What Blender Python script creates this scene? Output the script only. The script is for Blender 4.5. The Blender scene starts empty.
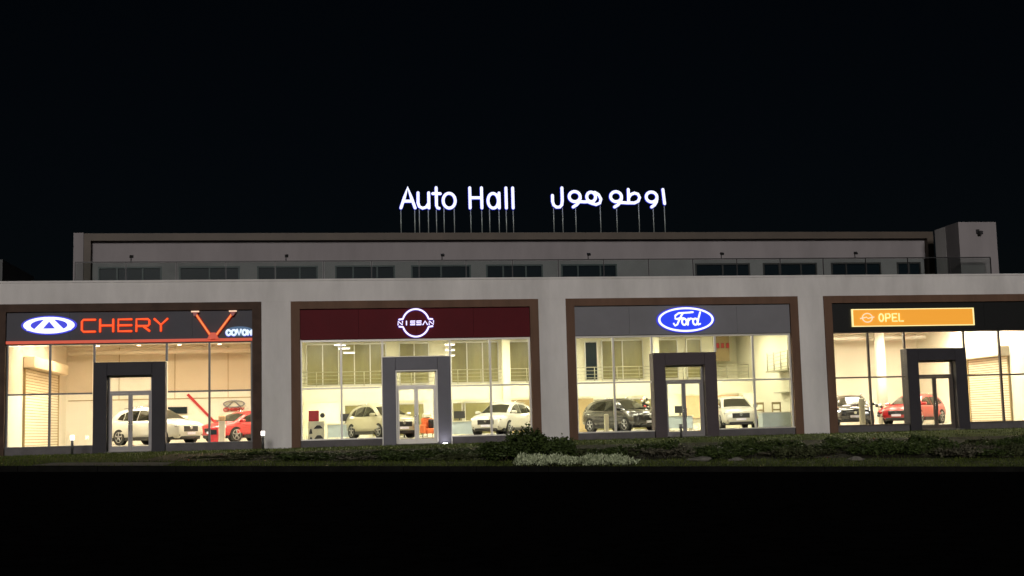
import bpy, bmesh, math, random
import numpy as np
from mathutils import Vector, Matrix
random.seed(7)
R = math.radians
scene = bpy.context.scene
col = scene.collection

# ------------------------------------------------------------------ camera
YAW, PIT, ROL, FPX = 0.153898, 0.1096606, -0.0258535, 1270.978
CAM = Vector((7.70130, -55.03954, 0.618292))
_F = Vector((math.sin(YAW)*math.cos(PIT), math.cos(YAW)*math.cos(PIT), math.sin(PIT)))
_R0 = Vector((math.cos(YAW), -math.sin(YAW), 0)); _U0 = _R0.cross(_F)
_R = _R0*math.cos(ROL) + _U0*math.sin(ROL); _U = -_R0*math.sin(ROL) + _U0*math.cos(ROL)
cd = bpy.data.cameras.new('camera'); cam = bpy.data.objects.new('camera', cd); col.objects.link(cam)
cd.sensor_width = 36; cd.lens = FPX/1024*36; cd.clip_start = .1; cd.clip_end = 3000
M = Matrix((_R, _U, -_F)).transposed().to_4x4(); M.translation = CAM
cam.matrix_world = M
scene.camera = cam

# ------------------------------------------------------------------ night sky, faint frontal street glow
SUN_EL, SUN_AZ = R(16), R(8)      # glow comes from behind the camera, a little from the left
w = bpy.data.worlds.new('World'); scene.world = w; w.use_nodes = True
nt = w.node_tree; bg = nt.nodes['Background']
sky = nt.nodes.new('ShaderNodeTexSky'); sky.sky_type = 'NISHITA'; sky.sun_disc = False
sky.sun_elevation = SUN_EL; sky.sun_rotation = math.pi + SUN_AZ; sky.dust_density = .3; sky.ozone_density = 3
nt.links.new(sky.outputs[0], bg.inputs[0]); bg.inputs[1].default_value = 0.00045
sd = bpy.data.lights.new('sun', 'SUN'); sun = bpy.data.objects.new('sun', sd); col.objects.link(sun)
sd.energy = 1.22; sd.angle = R(12); sd.color = (1, .93, .89)
d = Vector((math.sin(SUN_AZ)*math.cos(SUN_EL), math.cos(SUN_AZ)*math.cos(SUN_EL), -math.sin(SUN_EL)))
sun.rotation_euler = d.to_track_quat('-Z', 'Y').to_euler()
scene.view_settings.view_transform = 'Standard'; scene.view_settings.look = 'None'
scene.view_settings.exposure = 0; scene.view_settings.gamma = 1
scene.render.engine = 'CYCLES'
cy = scene.cycles
cy.use_denoising = True; cy.max_bounces = 8; cy.transparent_max_bounces = 16
cy.sample_clamp_indirect = 6; cy.caustics_reflective = False; cy.caustics_refractive = False

# ------------------------------------------------------------------ materials
def mat(name, c, rough=.6, metal=0, emit=None, es=0, noise=0, nscale=3, bump=0, bscale=40, spec=.5, coat=0, c2=None, stretch=None):
    m = bpy.data.materials.new(name); m.use_nodes = True; t = m.node_tree; b = t.nodes['Principled BSDF']
    b.inputs['Base Color'].default_value = (*c, 1); b.inputs['Roughness'].default_value = rough
    b.inputs['Metallic'].default_value = metal; b.inputs['Specular IOR Level'].default_value = spec
    b.inputs['Coat Weight'].default_value = coat
    if emit: b.inputs['Emission Color'].default_value = (*emit, 1); b.inputs['Emission Strength'].default_value = es
    tc = t.nodes.new('ShaderNodeTexCoord'); src = tc.outputs['Object']
    if stretch:
        mp = t.nodes.new('ShaderNodeMapping'); mp.inputs['Scale'].default_value = stretch
        t.links.new(src, mp.inputs[0]); src = mp.outputs[0]
    if noise or c2:
        n = t.nodes.new('ShaderNodeTexNoise'); n.inputs['Scale'].default_value = nscale; n.inputs['Detail'].default_value = 8
        n.inputs['Roughness'].default_value = .65
        t.links.new(src, n.inputs['Vector'])
        r = t.nodes.new('ShaderNodeValToRGB'); r.color_ramp.elements[0].position = .35; r.color_ramp.elements[1].position = .68
        r.color_ramp.elements[0].color = (*[x*(1-noise) for x in c], 1); r.color_ramp.elements[1].color = (*(c2 or [min(1, x*(1+noise*.5)) for x in c]), 1)
        t.links.new(n.outputs[0], r.inputs[0]); t.links.new(r.outputs[0], b.inputs['Base Color'])
    if bump:
        n2 = t.nodes.new('ShaderNodeTexNoise'); n2.inputs['Scale'].default_value = bscale; n2.inputs['Detail'].default_value = 5
        t.links.new(tc.outputs['Object'], n2.inputs['Vector'])
        bp = t.nodes.new('ShaderNodeBump'); bp.inputs['Strength'].default_value = bump; bp.inputs['Distance'].default_value = .02
        t.links.new(n2.outputs[0], bp.inputs['Height']); t.links.new(bp.outputs[0], b.inputs['Normal'])
    return m
def glass(name, tint, gloss=.06):
    m = bpy.data.materials.new(name); m.use_nodes = True; t = m.node_tree; t.nodes.clear()
    o = t.nodes.new('ShaderNodeOutputMaterial'); mx = t.nodes.new('ShaderNodeMixShader')
    tr = t.nodes.new('ShaderNodeBsdfTransparent'); gl = t.nodes.new('ShaderNodeBsdfGlossy')
    tr.inputs[0].default_value = (*tint, 1); gl.inputs['Roughness'].default_value = .03; mx.inputs[0].default_value = gloss
    t.links.new(tr.outputs[0], mx.inputs[1]); t.links.new(gl.outputs[0], mx.inputs[2]); t.links.new(mx.outputs[0], o.inputs[0])
    return m
m_white = mat('white_render', (.70, .68, .66), .85, noise=.2, nscale=.45, bump=.3, bscale=30, stretch=(1, 1, .3))
m_upper = mat('upper_dimmed_render', (.27, .25, .255), .85, noise=.14, nscale=.6, bump=.2, stretch=(1, 1, .3))  # weaker street light on the upper storey is put into this grey
m_upper_dark = mat('upper_dark_render', (.26, .26, .26), .85, noise=.15, nscale=.7)
m_brown = mat('brown_cladding', (.15, .085, .055), .7, spec=.2, noise=.22, nscale=1.5, bump=.1, stretch=(1, 1, .25))
m_brown_dk = mat('dark_brown_cladding', (.075, .045, .032), .7, spec=.2, noise=.3, nscale=1.5)
m_brown_top = mat('roof_brown_trim', (.08, .06, .042), .6, noise=.2, nscale=1)
m_fas = [mat('charcoal_fascia', (.085, .085, .10), .6, noise=.1, nscale=.6, spec=.2), mat('maroon_fascia', (.10, .004, .009), .6, noise=.12, nscale=.6, spec=.15),
         mat('slate_fascia', (.20, .20, .215), .6, noise=.1, nscale=.6, spec=.2), mat('black_fascia', (.012, .013, .013), .35, noise=.1)]
m_plinth = mat('grey_plinth', (.11, .10, .105), .7, noise=.25, nscale=2)
m_dark = mat('charcoal_metal', (.04, .038, .045), .6, 0, spec=.2, noise=.12, nscale=1)
m_silver = mat('grey_metal_panel', (.11, .11, .13), .5, .1, noise=.15, nscale=.8)
m_darkbrown_p = mat('dark_taupe_metal', (.075, .06, .066), .6, 0, spec=.25, noise=.12, nscale=1)
m_mull_dark = mat('dark_aluminium', (.07, .07, .07), .4, .5)
m_mull_light = mat('light_aluminium', (.62, .60, .55), .4, .3)
m_mull_bronze = mat('bronze_aluminium', (.12, .10, .085), .4, .4)
m_frame_grey = mat('grey_aluminium', (.22, .21, .21), .45, .2)
m_glass = glass('clear_glass', (.97, .98, .96))
m_glass_t = glass('tinted_glass', (.84, .78, .70))
m_balus = glass('smoked_glass', (.80, .83, .82), .012)
m_wglass = mat('dark_window_glass', (.010, .018, .024), .3, spec=.1)
m_teal = mat('teal_window_frame', (.05, .075, .075), .5)
m_wall_or = mat('cream_wall_warm', (.82, .755, .64), .8, noise=.05, nscale=.4)
m_wall_ye = mat('cream_wall', (.80, .77, .60), .8, noise=.04, nscale=.4)
m_floor = mat('polished_floor_tile', (.45, .42, .36), .25, noise=.1, nscale=1)
m_ceil = mat('ceiling_board', (.72, .66, .56), .8, noise=.08, nscale=.5)
m_olive = mat('olive_frosted_glass', (.22, .20, .085), .3, noise=.35, nscale=.6, stretch=(1.5, 1, .4))
m_tan = mat('tan_panel', (.36, .27, .13), .6, noise=.15, nscale=.8)
m_shutter = mat('shutter_slats', (.78, .69, .52), .6, noise=.06, nscale=2)
m_rail = mat('railing_steel', (.42, .40, .28), .35, .3)
m_lamp = mat('lamp_panel', (1, 1, 1), .5, emit=(1, .90, .69), es=108)
m_lamp_y = mat('lamp_panel_yellow', (1, 1, 1), .5, emit=(1, .94, .71), es=88)
m_led = mat('led_tube', (1, 1, 1), .5, emit=(.85, .85, 1), es=5)
m_sig_white = mat('sign_white_face', (.8, .8, .9), .5, emit=(.80, .84, 1), es=1.15)
m_sig_vio = mat('sign_violet_white_face', (.8, .8, .9), .5, emit=(.84, .76, 1), es=1.2)
m_sig_blue = mat('sign_blue_glow_edge', (.02, .02, .3), .5, emit=(.02, .03, .55), es=.9)
m_sig_ind = mat('sign_indigo_glow_edge', (.03, .02, .2), .5, emit=(.05, .015, .35), es=.7)
m_sig_pale = mat('sign_pale_blue_face', (.7, .8, .9), .5, emit=(.62, .72, .88), es=1)
m_sig_teal = mat('sign_teal_glow_plate', (.03, .08, .12), .5, emit=(.05, .11, .22), es=.8)
m_sig_royal = mat('sign_royal_blue_panel', (.01, .03, .5), .4, emit=(.012, .04, .72), es=1.0)
m_sig_orange = mat('sign_orange_face', (.8, .1, .02), .5, emit=(1, .09, .02), es=1.0)
m_sig_dred = mat('sign_red_glow_edge', (.4, .01, .01), .5, emit=(.5, .01, .004), es=.5)
m_sig_bar = mat('sign_orange_bar', (.8, .3, .1), .5, emit=(1, .25, .07), es=.75)
m_sig_yel = mat('sign_amber_panel', (.8, .4, .03), .5, emit=(1, .38, .04), es=.58, noise=.0)
m_sig_ylet = mat('sign_pale_yellow_letter', (.9, .8, .4), .5, emit=(1, .84, .36), es=.85)
m_sig_pink = mat('sign_pale_pink', (.9, .6, .5), .5, emit=(1, .66, .42), es=.8)
m_red = mat('red_lacquer', (.42, .01, .014), .35)
m_red_strip = mat('red_light_strip', (.6, .05, .03), .5, emit=(.85, .14, .06), es=.42)
m_post = mat('galvanised_post', (.45, .5, .48), .5, .4)
m_black = mat('black_plastic', (.012, .012, .013), .5)
m_tyre = mat('tyre_rubber', (.012, .012, .012), .85)
m_rim = mat('alloy_rim', (.35, .35, .36), .3, .8)
m_cglass = mat('car_glass', (.02, .021, .016), .08, spec=.6)
m_chrome = mat('chrome_trim', (.6, .6, .6), .2, .9)
m_head = mat('headlight_lens', (.55, .55, .55), .15, spec=.8)
m_headlit = mat('headlight_lit', (1, 1, 1), .2, emit=(.85, .88, 1), es=4)
m_plate = mat('number_plate', (.75, .72, .85), .5)
m_pw = mat('white_car_paint', (.56, .54, .48), .28, coat=.6, noise=.02)
m_pc = mat('champagne_car_paint', (.40, .37, .26), .3, coat=.6)
m_pk = mat('dark_grey_car_paint', (.028, .027, .027), .22, coat=.8)
m_pb = mat('black_car_paint', (.014, .014, .016), .18, coat=.9)
m_pr = mat('red_car_paint', (.36, .008, .012), .28, coat=.7)
m_orange = mat('orange_fabric', (.75, .17, .05), .8)
m_counter = mat('pale_blue_counter', (.40, .47, .50), .5, noise=.06)
m_cream = mat('cream_laminate', (.72, .66, .46), .5)
m_asph = mat('border_black_asphalt', (.006, .006, .006), 1, noise=.4, nscale=4, bump=.3, spec=0)  # blackened so the foreground reads as a flat black border
m_kerb = mat('border_black_kerb_stone', (.010, .010, .009), 1, noise=.3, nscale=3, spec=0)  # blackened together with the asphalt
m_conc = mat('weathered_concrete', (.12, .12, .11), .9, noise=.3, nscale=3, bump=.3)
m_lawn = mat('lawn_soil_green', (.05, .07, .018), .95, noise=.4, nscale=1.2, c2=(.09, .12, .03), bump=.5, bscale=12, spec=.1)
m_blade = mat('grass_blades', (.055, .09, .018), .8, noise=.5, nscale=.9, c2=(.13, .16, .035), spec=.1)
m_dry = mat('dry_grey_leaf', (.07, .068, .045), .8, noise=.4, nscale=5, c2=(.17, .16, .11), spec=.2)
m_leaf = [mat('dark_leaf', (.03, .05, .014), .6, noise=.45, nscale=4, c2=(.085, .125, .032), spec=.2),
          mat('olive_leaf', (.045, .055, .02), .7, noise=.5, nscale=4, c2=(.10, .115, .05), spec=.2),
          mat('lit_silver_leaf', (.30, .38, .20), .7, noise=.4, nscale=9, c2=(.80, .88, .58), spec=.2)]  # silver leaf colour raised to hold the bright light on that row
m_stem = mat('woody_stem', (.05, .035, .02), .9)
m_rock = mat('pale_garden_rock', (.20, .19, .16), .9, noise=.4, nscale=5, bump=.6, bscale=15)
m_bed = mat('planting_bed_soil', (.030, .027, .018), .95, noise=.5, nscale=2.5, c2=(.06, .055, .035), bump=.6, bscale=10, spec=.1)
m_pink = mat('terracotta_panel', (.62, .40, .22), .7, noise=.08)
m_far = mat('grey_neighbour_render', (.10, .105, .105), .85, noise=.2, nscale=.8)

# ------------------------------------------------------------------ mesh helpers
def new(name, bm, ms, parent=None, smooth=False):
    me = bpy.data.meshes.new(name); bm.normal_update()
    if smooth:
        for f in bm.faces: f.smooth = True
    bm.to_mesh(me); bm.free()
    for m in (ms if isinstance(ms, (list, tuple)) else [ms]): me.materials.append(m)
    o = bpy.data.objects.new(name, me); col.objects.link(o)
    if parent: o.parent = parent
    return o
def thing(name, label, cat, loc=(0, 0, 0), rz=0, group=None, kind=None):
    o = bpy.data.objects.new(name, None); col.objects.link(o); o.empty_display_size = .2
    o.location = loc; o.rotation_euler = (0, 0, rz); return tag(o, label, cat, group, kind)
def tag(o, label=None, cat=None, group=None, kind=None):
    if label: o['label'] = label
    if cat: o['category'] = cat
    if group: o['group'] = group
    if kind: o['kind'] = kind
    return o
def box(bm, x0, x1, y0, y1, z0, z1, mi=0, bev=0):
    v = [bm.verts.new(p) for p in ((x0,y0,z0),(x1,y0,z0),(x1,y1,z0),(x0,y1,z0),(x0,y0,z1),(x1,y0,z1),(x1,y1,z1),(x0,y1,z1))]
    fs = []
    for i in ((0,3,2,1),(4,5,6,7),(0,1,5,4),(1,2,6,5),(2,3,7,6),(3,0,4,7)):
        f = bm.faces.new([v[k] for k in i]); f.material_index = mi; fs.append(f)
    if bev:
        es = list({e for f in fs for e in f.edges})
        bmesh.ops.bevel(bm, geom=es, offset=bev, segments=1, affect='EDGES')
    return bm
def bx(*a, bev=0): return box(bmesh.new(), *a, bev=bev)
def tube(bm, pts, r, ry=None, n=10, mi=0, closed=False):
    """monoline stroke in the local x-z plane, elliptic section (ry is the half depth along y), pointed ends rounded"""
    ry = ry or r
    P = [Vector((p[0], p[1] if len(p) == 3 else 0, p[-1])) for p in pts]
    N = len(P); rings = []
    for i in range(N):
        a = P[(i-1) % N] if (closed or i > 0) else P[i]; b = P[(i+1) % N] if (closed or i < N-1) else P[i]
        t = (b-a).normalized(); y = Vector((0, 1, 0))
        if abs(t.y) > .9: y = Vector((1, 0, 0))
        s = t.cross(y).normalized(); y2 = s.cross(t).normalized()
        rings.append((P[i], s, y2, t))
    R_ = []
    if not closed:
        p, s, y, t = rings[0]; p2, s2, y2, t2 = rings[-1]
        seq = [(p-t*r*.9, s, y, .45), (p-t*r*.5, s, y, .85)] + [(a, b_, c_, 1) for a, b_, c_, _ in rings] + [(p2+t2*r*.5, s2, y2, .85), (p2+t2*r*.9, s2, y2, .45)]
    else: seq = [(a, b_, c_, 1) for a, b_, c_, _ in rings]
    for p, s, y, k in seq:
        R_.append([bm.verts.new(p + s*math.cos(2*math.pi*j/n)*r*k + y*math.sin(2*math.pi*j/n)*ry*k) for j in range(n)])
    L = len(R_)
    for i in range(L if closed else L-1):
        A, B = R_[i], R_[(i+1) % L]
        for j in range(n):
            f = bm.faces.new((A[j], A[(j+1) % n], B[(j+1) % n], B[j])); f.material_index = mi; f.smooth = True
    if not closed:
        for Q in (R_[0][::-1], R_[-1]):
            f = bm.faces.new(Q); f.material_index = mi
    return bm
def cyl(bm, p0, p1, r0, r1=None, n=12, mi=0):
    r1 = r0 if r1 is None else r1
    p0, p1 = Vector(p0), Vector(p1); t = (p1-p0).normalized()
    a = Vector((0, 0, 1)) if abs(t.z) < .9 else Vector((1, 0, 0)); s = t.cross(a).normalized(); u = s.cross(t)
    A = [bm.verts.new(p0 + (s*math.cos(2*math.pi*j/n)+u*math.sin(2*math.pi*j/n))*r0) for j in range(n)]
    B = [bm.verts.new(p1 + (s*math.cos(2*math.pi*j/n)+u*math.sin(2*math.pi*j/n))*r1) for j in range(n)]
    for j in range(n):
        f = bm.faces.new((A[j], A[(j+1) % n], B[(j+1) % n], B[j])); f.smooth = True; f.material_index = mi
    for Q in (A[::-1], B):
        f = bm.faces.new(Q); f.material_index = mi
    return bm
def ell(cx, cz, rx, rz, a0=0, a1=360, n=28):
    return [(cx+rx*math.cos(R(a0+(a1-a0)*i/n)), cz+rz*math.sin(R(a0+(a1-a0)*i/n))) for i in range(n+1)]
def prism(bm, poly, y0, y1, mi=0):
    A = [bm.verts.new((x, y0, z)) for x, z in poly]; B = [bm.verts.new((x, y1, z)) for x, z in poly]; n = len(poly)
    for Q in (A, B[::-1]):
        f = bm.faces.new(Q); f.material_index = mi
    for i in range(n):
        f = bm.faces.new((A[(i+1) % n], A[i], B[i], B[(i+1) % n])); f.material_index = mi
    bmesh.ops.recalc_face_normals(bm, faces=bm.faces)
    return bm
def copy_tree(o, parent=None):
    c = o.copy(); col.objects.link(c)
    if parent: c.parent = parent
    for ch in [k for k in bpy.data.objects if k.parent == o]: copy_tree(ch, c)
    return c

# ------------------------------------------------------------------ ground, street
def edge_z(x):
    x = max(-14, min(70, x)); return -0.03 - 0.0305*(x+.5)
EY = -20.0
def gz(x, y):
    e = edge_z(x)
    if y > -2: return 0.0
    if y >= EY:
        t = (-2-y)/(-2-EY); t = t*t*(3-2*t)*.6+t*.4
        return e*t
    return e
def sheet(name, xs, ys, m, dz=0, kind='structure'):
    bm = bmesh.new(); V = [[bm.verts.new((x, y, gz(x, y)+dz)) for x in xs] for y in ys]
    for j in range(len(ys)-1):
        for i in range(len(xs)-1):
            f = bm.faces.new((V[j][i], V[j][i+1], V[j+1][i+1], V[j+1][i])); f.smooth = True
    return tag(new(name, bm, m), kind=kind)
xs = [-600, -120, -50] + [-30+2*i for i in range(50)] + [100, 200, 600]
sheet('lawn', xs, [EY+.9*i for i in range(21)] + [0.3], m_lawn)
# bare ground around and behind the building out to the horizon
g = bmesh.new()
for a in ((-1500, 1500, .3, 1500),):
    v = [g.verts.new(p) for p in ((a[0], a[2], -.01), (a[1], a[2], -.01), (a[1], a[3], -.01), (a[0], a[3], -.01))]; g.faces.new(v)
tag(new('ground', g, m_conc), kind='structure')
sheet('stand_in_road', xs, [-1200, -300, -90, -70, -60, -50, -40, -30, EY-.18], m_asph, -.14)  # added near-black surface standing in for a black border band
bm = bmesh.new()
kx = [-60+2.0*i for i in range(80)]
for i in range(len(kx)-1):
    x0, x1 = kx[i]+.006, kx[i+1]-.006; z0, z1 = edge_z(x0), edge_z(x1)
    v = [bm.verts.new(p) for p in ((x0, EY-.18, z0-.4), (x1, EY-.18, z1-.4), (x1, EY, z1-.4), (x0, EY, z0-.4), (x0, EY-.18, z0+.012), (x1, EY-.18, z1+.012), (x1, EY, z1+.012), (x0, EY, z0+.012))]
    for q in ((0,3,2,1),(4,5,6,7),(0,1,5,4),(1,2,6,5),(2,3,7,6),(3,0,4,7)): bm.faces.new([v[k] for k in q])
tag(new('kerb', bm, m_kerb), kind='structure')  # added edge of the black border stand-in
# planting bed and a stub of path at the left
sheet('planting_bed', [2.2+1.5*i for i in range(29)], [-15.5+.9*i for i in range(11)], m_bed, .008)
sheet('path', [.2, 1.2, 2.4, 3.6], [-19.6+.6*i for i in range(6)], m_conc, .012)

# ------------------------------------------------------------------ building
bld = thing('showroom_building', 'long pale two-storey car showroom with four brown-framed glass bays lit inside', 'building')
P = 12.0
BAY = [(i*P) for i in range(4)]
# white ground-storey wall : piers and header
edges = [-9.0] + sum([[c-5.38, c+5.38] for c in BAY], []) + [47.0]
for i in range(0, len(edges), 2):
    new('wall_pier', bx(edges[i], edges[i+1], 0, .6, -.3, 6.25), m_white, bld)
new('wall_header', bx(-9, 47, 0, .6, 6.252, 7.14), m_white, bld)
new('parapet_coping', bx(-9.02, 47.02, -.03, .64, 7.142, 7.22), m_white, bld)
new('side_wall', bx(-9, -8.7, .602, 20, -.3, 7.14), m_white, bld)
new('side_wall', bx(46.7, 47, .602, 20, -.3, 7.14), m_white, bld)
new('rear_wall', bx(-9, 47, 20.002, 20.3, -.3, 7.14), m_white, bld)
new('terrace_roof', bx(-8.69, 46.69, .602, 19.99, 6.9, 7.05), m_upper_dark, bld)

mulls = [m_mull_dark, m_mull_light, m_mull_light, m_mull_bronze]
ports = [m_dark, m_silver, m_darkbrown_p, m_dark]
doorm = [m_frame_grey, m_mull_light, m_frame_grey, m_mull_bronze]
for b, c in enumerate(BAY):
    # brown surround
    f = bmesh.new()
    box(f, c-5.379, c-5.0, -.08, .5, -.1, 6.249); box(f, c+5.0, c+5.379, -.08, .5, -.1, 6.249); box(f, c-4.999, c+4.999, -.08, .5, 5.92, 6.249)
    new('bay_surround', f, m_brown_dk if b == 0 else m_brown, bld)
    if b == 0:
        pass
    fa = bmesh.new()
    for k in range(4):
        x0 = c-4.998+k*2.499; box(fa, x0+.004, x0+2.495, .04, .46, 4.6 if b else 4.72, 5.918)
    new('sign_fascia', fa, m_fas[b], bld)
    for a, z in ((-4.998, -1.52), (1.44, 4.998)):
        new('plinth', bx(c+a, c+z, .05, .42, -.1, .30), m_plinth, bld)
        new('window_sill', bx(c+a, c+z, .0, .44, .302, .36), mulls[b], bld)
    # shopfront: frame with mullions, panes as sub-parts
    fr = bmesh.new(); t = .045; y0, y1 = .12, .24
    tall = [(-3.26, .36, 4.595), (3.21, .36, 4.595), (-1.52+.03, 3.79, 4.595), (1.45, 3.79, 4.595)]
    for x, z0, z1 in tall: box(fr, c+x-t, c+x+t, y0, y1, z0, z1)
    box(fr, c-4.998, c-4.92, y0, y1, .362, 4.595); box(fr, c+4.92, c+4.998, y0, y1, .362, 4.595)
    segs = [(-4.918, -3.307), (-3.213, -1.56), (1.5, 3.163), (3.257, 4.918)]
    for a, z in segs: box(fr, c+a, c+z, y0, y1, 2.47, 2.54)
    segt = [(-4.918, -3.307), (-3.213, -1.537), (-1.443, 1.403), (1.497, 3.163), (3.257, 4.918)]
    for a, z in segt: box(fr, c+a, c+z, y0, y1, 4.50 if b in (1, 2) else 4.54, 4.595)
    frame = new('shopfront_frame', fr, mulls[b], bld)
    gu = m_glass_t if b == 0 else m_glass
    for a, z in segs:
        new('pane', bx(c+a, c+z, .165, .18, .362, 2.468), m_glass, frame)
        new('pane', bx(c+a, c+z, .165, .18, 2.542, 4.498), gu, frame)
    new('pane', bx(c-1.44, c+1.4, .165, .18, 3.80, 4.498), gu, frame)
    # portal
    pm = ports[b]; pb = bmesh.new()
    box(pb, c-1.5, c-.95, -.06, .6, -.1, 3.78, bev=.012); box(pb, c+.87, c+1.42, -.06, .6, -.1, 3.78, bev=.012); box(pb, c-.948, c+.868, -.06, .6, 3.22, 3.78, bev=.012)
    portal = new('entrance_portal', pb, pm, bld)
    if b == 1:
        tr = bmesh.new(); box(tr, c-1.54, c-1.502, -.075, .1, .0, 3.82); box(tr, c+1.422, c+1.46, -.075, .1, 0, 3.82); box(tr, c-1.5, c+1.42, -.075, .1, 3.785, 3.82)
        box(tr, c-.946, c-.90, -.07, .1, .1, 3.216); box(tr, c+.82, c+.866, -.07, .1, .1, 3.216); box(tr, c-.9, c+.82, -.07, .1, 3.17, 3.216)
        new('trim', tr, m_mull_light, portal)
    dm = doorm[b]
    df = bmesh.new()
    box(df, c-.945, c-.87, .3, .42, .0, 3.216); box(df, c+.79, c+.865, .3, .42, .0, 3.216); box(df, c-.868, c+.788, .3, .42, 2.48, 2.58); box(df, c-.868, c+.788, .3, .42, 3.14, 3.216)
    box(df, c-.868, c+.788, .25, .5, .0, .10)
    frd = new('door_frame', df, dm, bld)
    new('pane', bx(c-.868, c+.788, .35, .365, 2.582, 3.138), m_glass, frd)
    for x0, x1, hx in ((c-.866, c-.045, c-.1), (c-.035, c+.786, c+.02)):
        lf = bmesh.new(); s = .085
        box(lf, x0, x0+s, .32, .40, .105, 2.475); box(lf, x1-s, x1, .32, .40, .105, 2.475); box(lf, x0+s, x1-s, .32, .40, .105, .25); box(lf, x0+s, x1-s, .32, .40, 2.39, 2.475)
        leaf = new('door', lf, dm, bld)
        new('pane', bx(x0+s, x1-s, .352, .366, .252, 2.388), m_glass, leaf)
        new('handle', cyl(bmesh.new(), (hx+.02, .27, .9), (hx+.02, .27, 1.35), .015), m_chrome, leaf)
    new('doorstep', bx(c-.95, c+.87, -.5, .245, -.05, .06), m_conc, bld)
new('light_strip', bx(-4.998, 4.998, -.02, .44, 4.6, 4.715), m_red_strip, bld)

# ------------------------------------------------------------------ interiors (floor, walls, ceilings, lamps)
def room(x0, x1, depth, wm, zc=5.3):
    new('interior_floor', bx(x0, x1, .601, depth, .1, .28), m_floor, bld)
    new('interior_ceiling', bx(x0, x1, .601, depth, zc, zc+.1), m_ceil, bld)
    wl = bmesh.new(); box(wl, x0-.12, x0-.002, .601, depth, .1, zc+.1); box(wl, x1+.002, x1+.12, .601, depth, .1, zc+.1); box(wl, x0-.12, x1+.12, depth+.002, depth+.15, .1, zc+.1)
    new('interior_wall', wl, wm, bld)
room(-5.0, 5.75, 13.0, m_wall_or)
room(6.35, 30.3, 11.5, m_wall_ye)
room(30.75, 41.0, 12.0, m_wall_or)
def lamp(name, x, y, z, lx, ly, m, label, grp):
    t = thing(name, label, 'ceiling light', (x, y, z), group=grp)
    h = bmesh.new(); box(h, -lx/2-.03, lx/2+.03, -ly/2-.03, ly/2+.03, .0, .06); new('housing', h, m_mull_light, t)
    new('diffuser', bx(-lx/2, lx/2, -ly/2, ly/2, -.02, -.002), m, t)
for x in (-3.4, -.6, 2.2, 4.6):
    for y in (2.4, 4.8, 7.2):
        lamp('ceiling_light', x, y, 5.235, 1.1, .5, m_lamp, 'recessed warm white ceiling panel in the left showroom bay', 'ceiling panels in left bay')
for x in (8, 10.9, 13.8, 16.7, 19.6, 22.5, 25.4, 28.3):
    for y in (2.8, 6.5):
        lamp('ceiling_light', x, y, 5.235, 1.2, .5, m_lamp_y, 'recessed pale yellow ceiling panel in the middle showroom hall', 'ceiling panels in middle hall')
for x in (8.2, 11, 14, 17, 20, 23, 26, 28.8):
    lamp('ceiling_light', x, 10.1, 2.55, 1.2, .3, m_lamp_y, 'added panel light hidden behind the mezzanine beam of the middle hall', 'added lights under mezzanine')  # added lamps, kept out of sight behind the beam
for x in (32.6, 35.2, 37.8, 40):
    for y in (2.4, 4.8, 7.2):
        lamp('ceiling_light', x, y, 5.235, 1.1, .5, m_lamp, 'recessed warm white ceiling panel in the right showroom bay', 'ceiling panels in right bay')
for i, (x, y) in enumerate(((8.75, 3.0), (8.95, 3.9), (9.2, 4.8))):
    lamp('linear_light', x, y, (4.55, 4.45, 4.3)[i], .5, .09, m_led, 'short white tube light hanging behind the left pane of the maroon bay', 'hanging tube lights left of maroon bay')
for i, z in enumerate((4.55, 4.3, 4.05)):
    lamp('linear_light', 13.85, 4.0, z, .42, .09, m_led, 'short white tube light in the stack above the maroon bay entrance', 'stacked tube lights above entrance')

m_spot = mat('spot_lens', (1, 1, 1), .5, emit=(1, .93, .8), es=14)
def spot(x, y, z, label, grp):
    t = thing('downlight', label, 'ceiling spot', (x, y, z), group=grp)
    new('trim_ring', cyl(bmesh.new(), (0, 0, -.03), (0, 0, 0), .13, n=16), m_mull_light, t)
    new('lens', cyl(bmesh.new(), (0, 0, -.05), (0, 0, -.031), .09, n=16), m_spot, t)
for x in (-3.2, -1.2, .8, 2.8, 4.6):
    for y in (9.2, 11.4): spot(x, y, 5.298, 'small round spot in the ceiling at the back of the left bay', 'round spots in left bay ceiling')
for x in (32.4, 34.4, 36.4, 38.4, 40.2):
    spot(x, 9.6, 5.298, 'small round spot in the ceiling at the back of the right bay', 'round spots in right bay ceiling')

# mezzanine of the middle hall
mz = bmesh.new(); box(mz, 6.36, 30.29, 9.0, 11.45, 2.62, 2.90); box(mz, 6.36, 30.29, 9.0, 9.15, 2.12, 2.62)
new('mezzanine', mz, m_wall_ye, bld)
def panels(name, segs, y, z0, z1, m, frm=m_mull_light, mull=.05):
    for a, b_, n in segs:
        fr = bmesh.new(); box(fr, a, b_, y-.05, y+.05, z0, z0+.07); box(fr, a, b_, y-.05, y+.05, z1-.07, z1)
        w_ = (b_-a)/n
        for i in range(n+1):
            xx = a+i*w_; box(fr, xx-mull/2, xx+mull/2, y-.052, y+.052, z0+.07, z1-.07)
        o = new('interior_window', fr, frm, bld)
        for i in range(n):
            new('pane', bx(a+i*w_+mull/2, a+(i+1)*w_-mull/2, y-.01, y+.01, z0+.07, z1-.07), m, o)
new('upper_partition', bx(6.36, 28.6, 10.3, 10.42, 2.905, 5.29), m_wall_ye, bld)
panels('w', [(7.2, 11.2, 5), (11.9, 13.4, 2), (14.55, 17.0, 3), (17.45, 18.9, 1)], 10.2, 2.96, 5.12, m_olive)
panels('w', [(21.6, 22.25, 1)], 10.2, 2.96, 5.05, m_wglass)
panels('w', [(22.5, 24.7, 2), (25.3, 26.6, 1), (27.1, 27.9, 1)], 10.2, 2.96, 5.1, m_olive)
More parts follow.
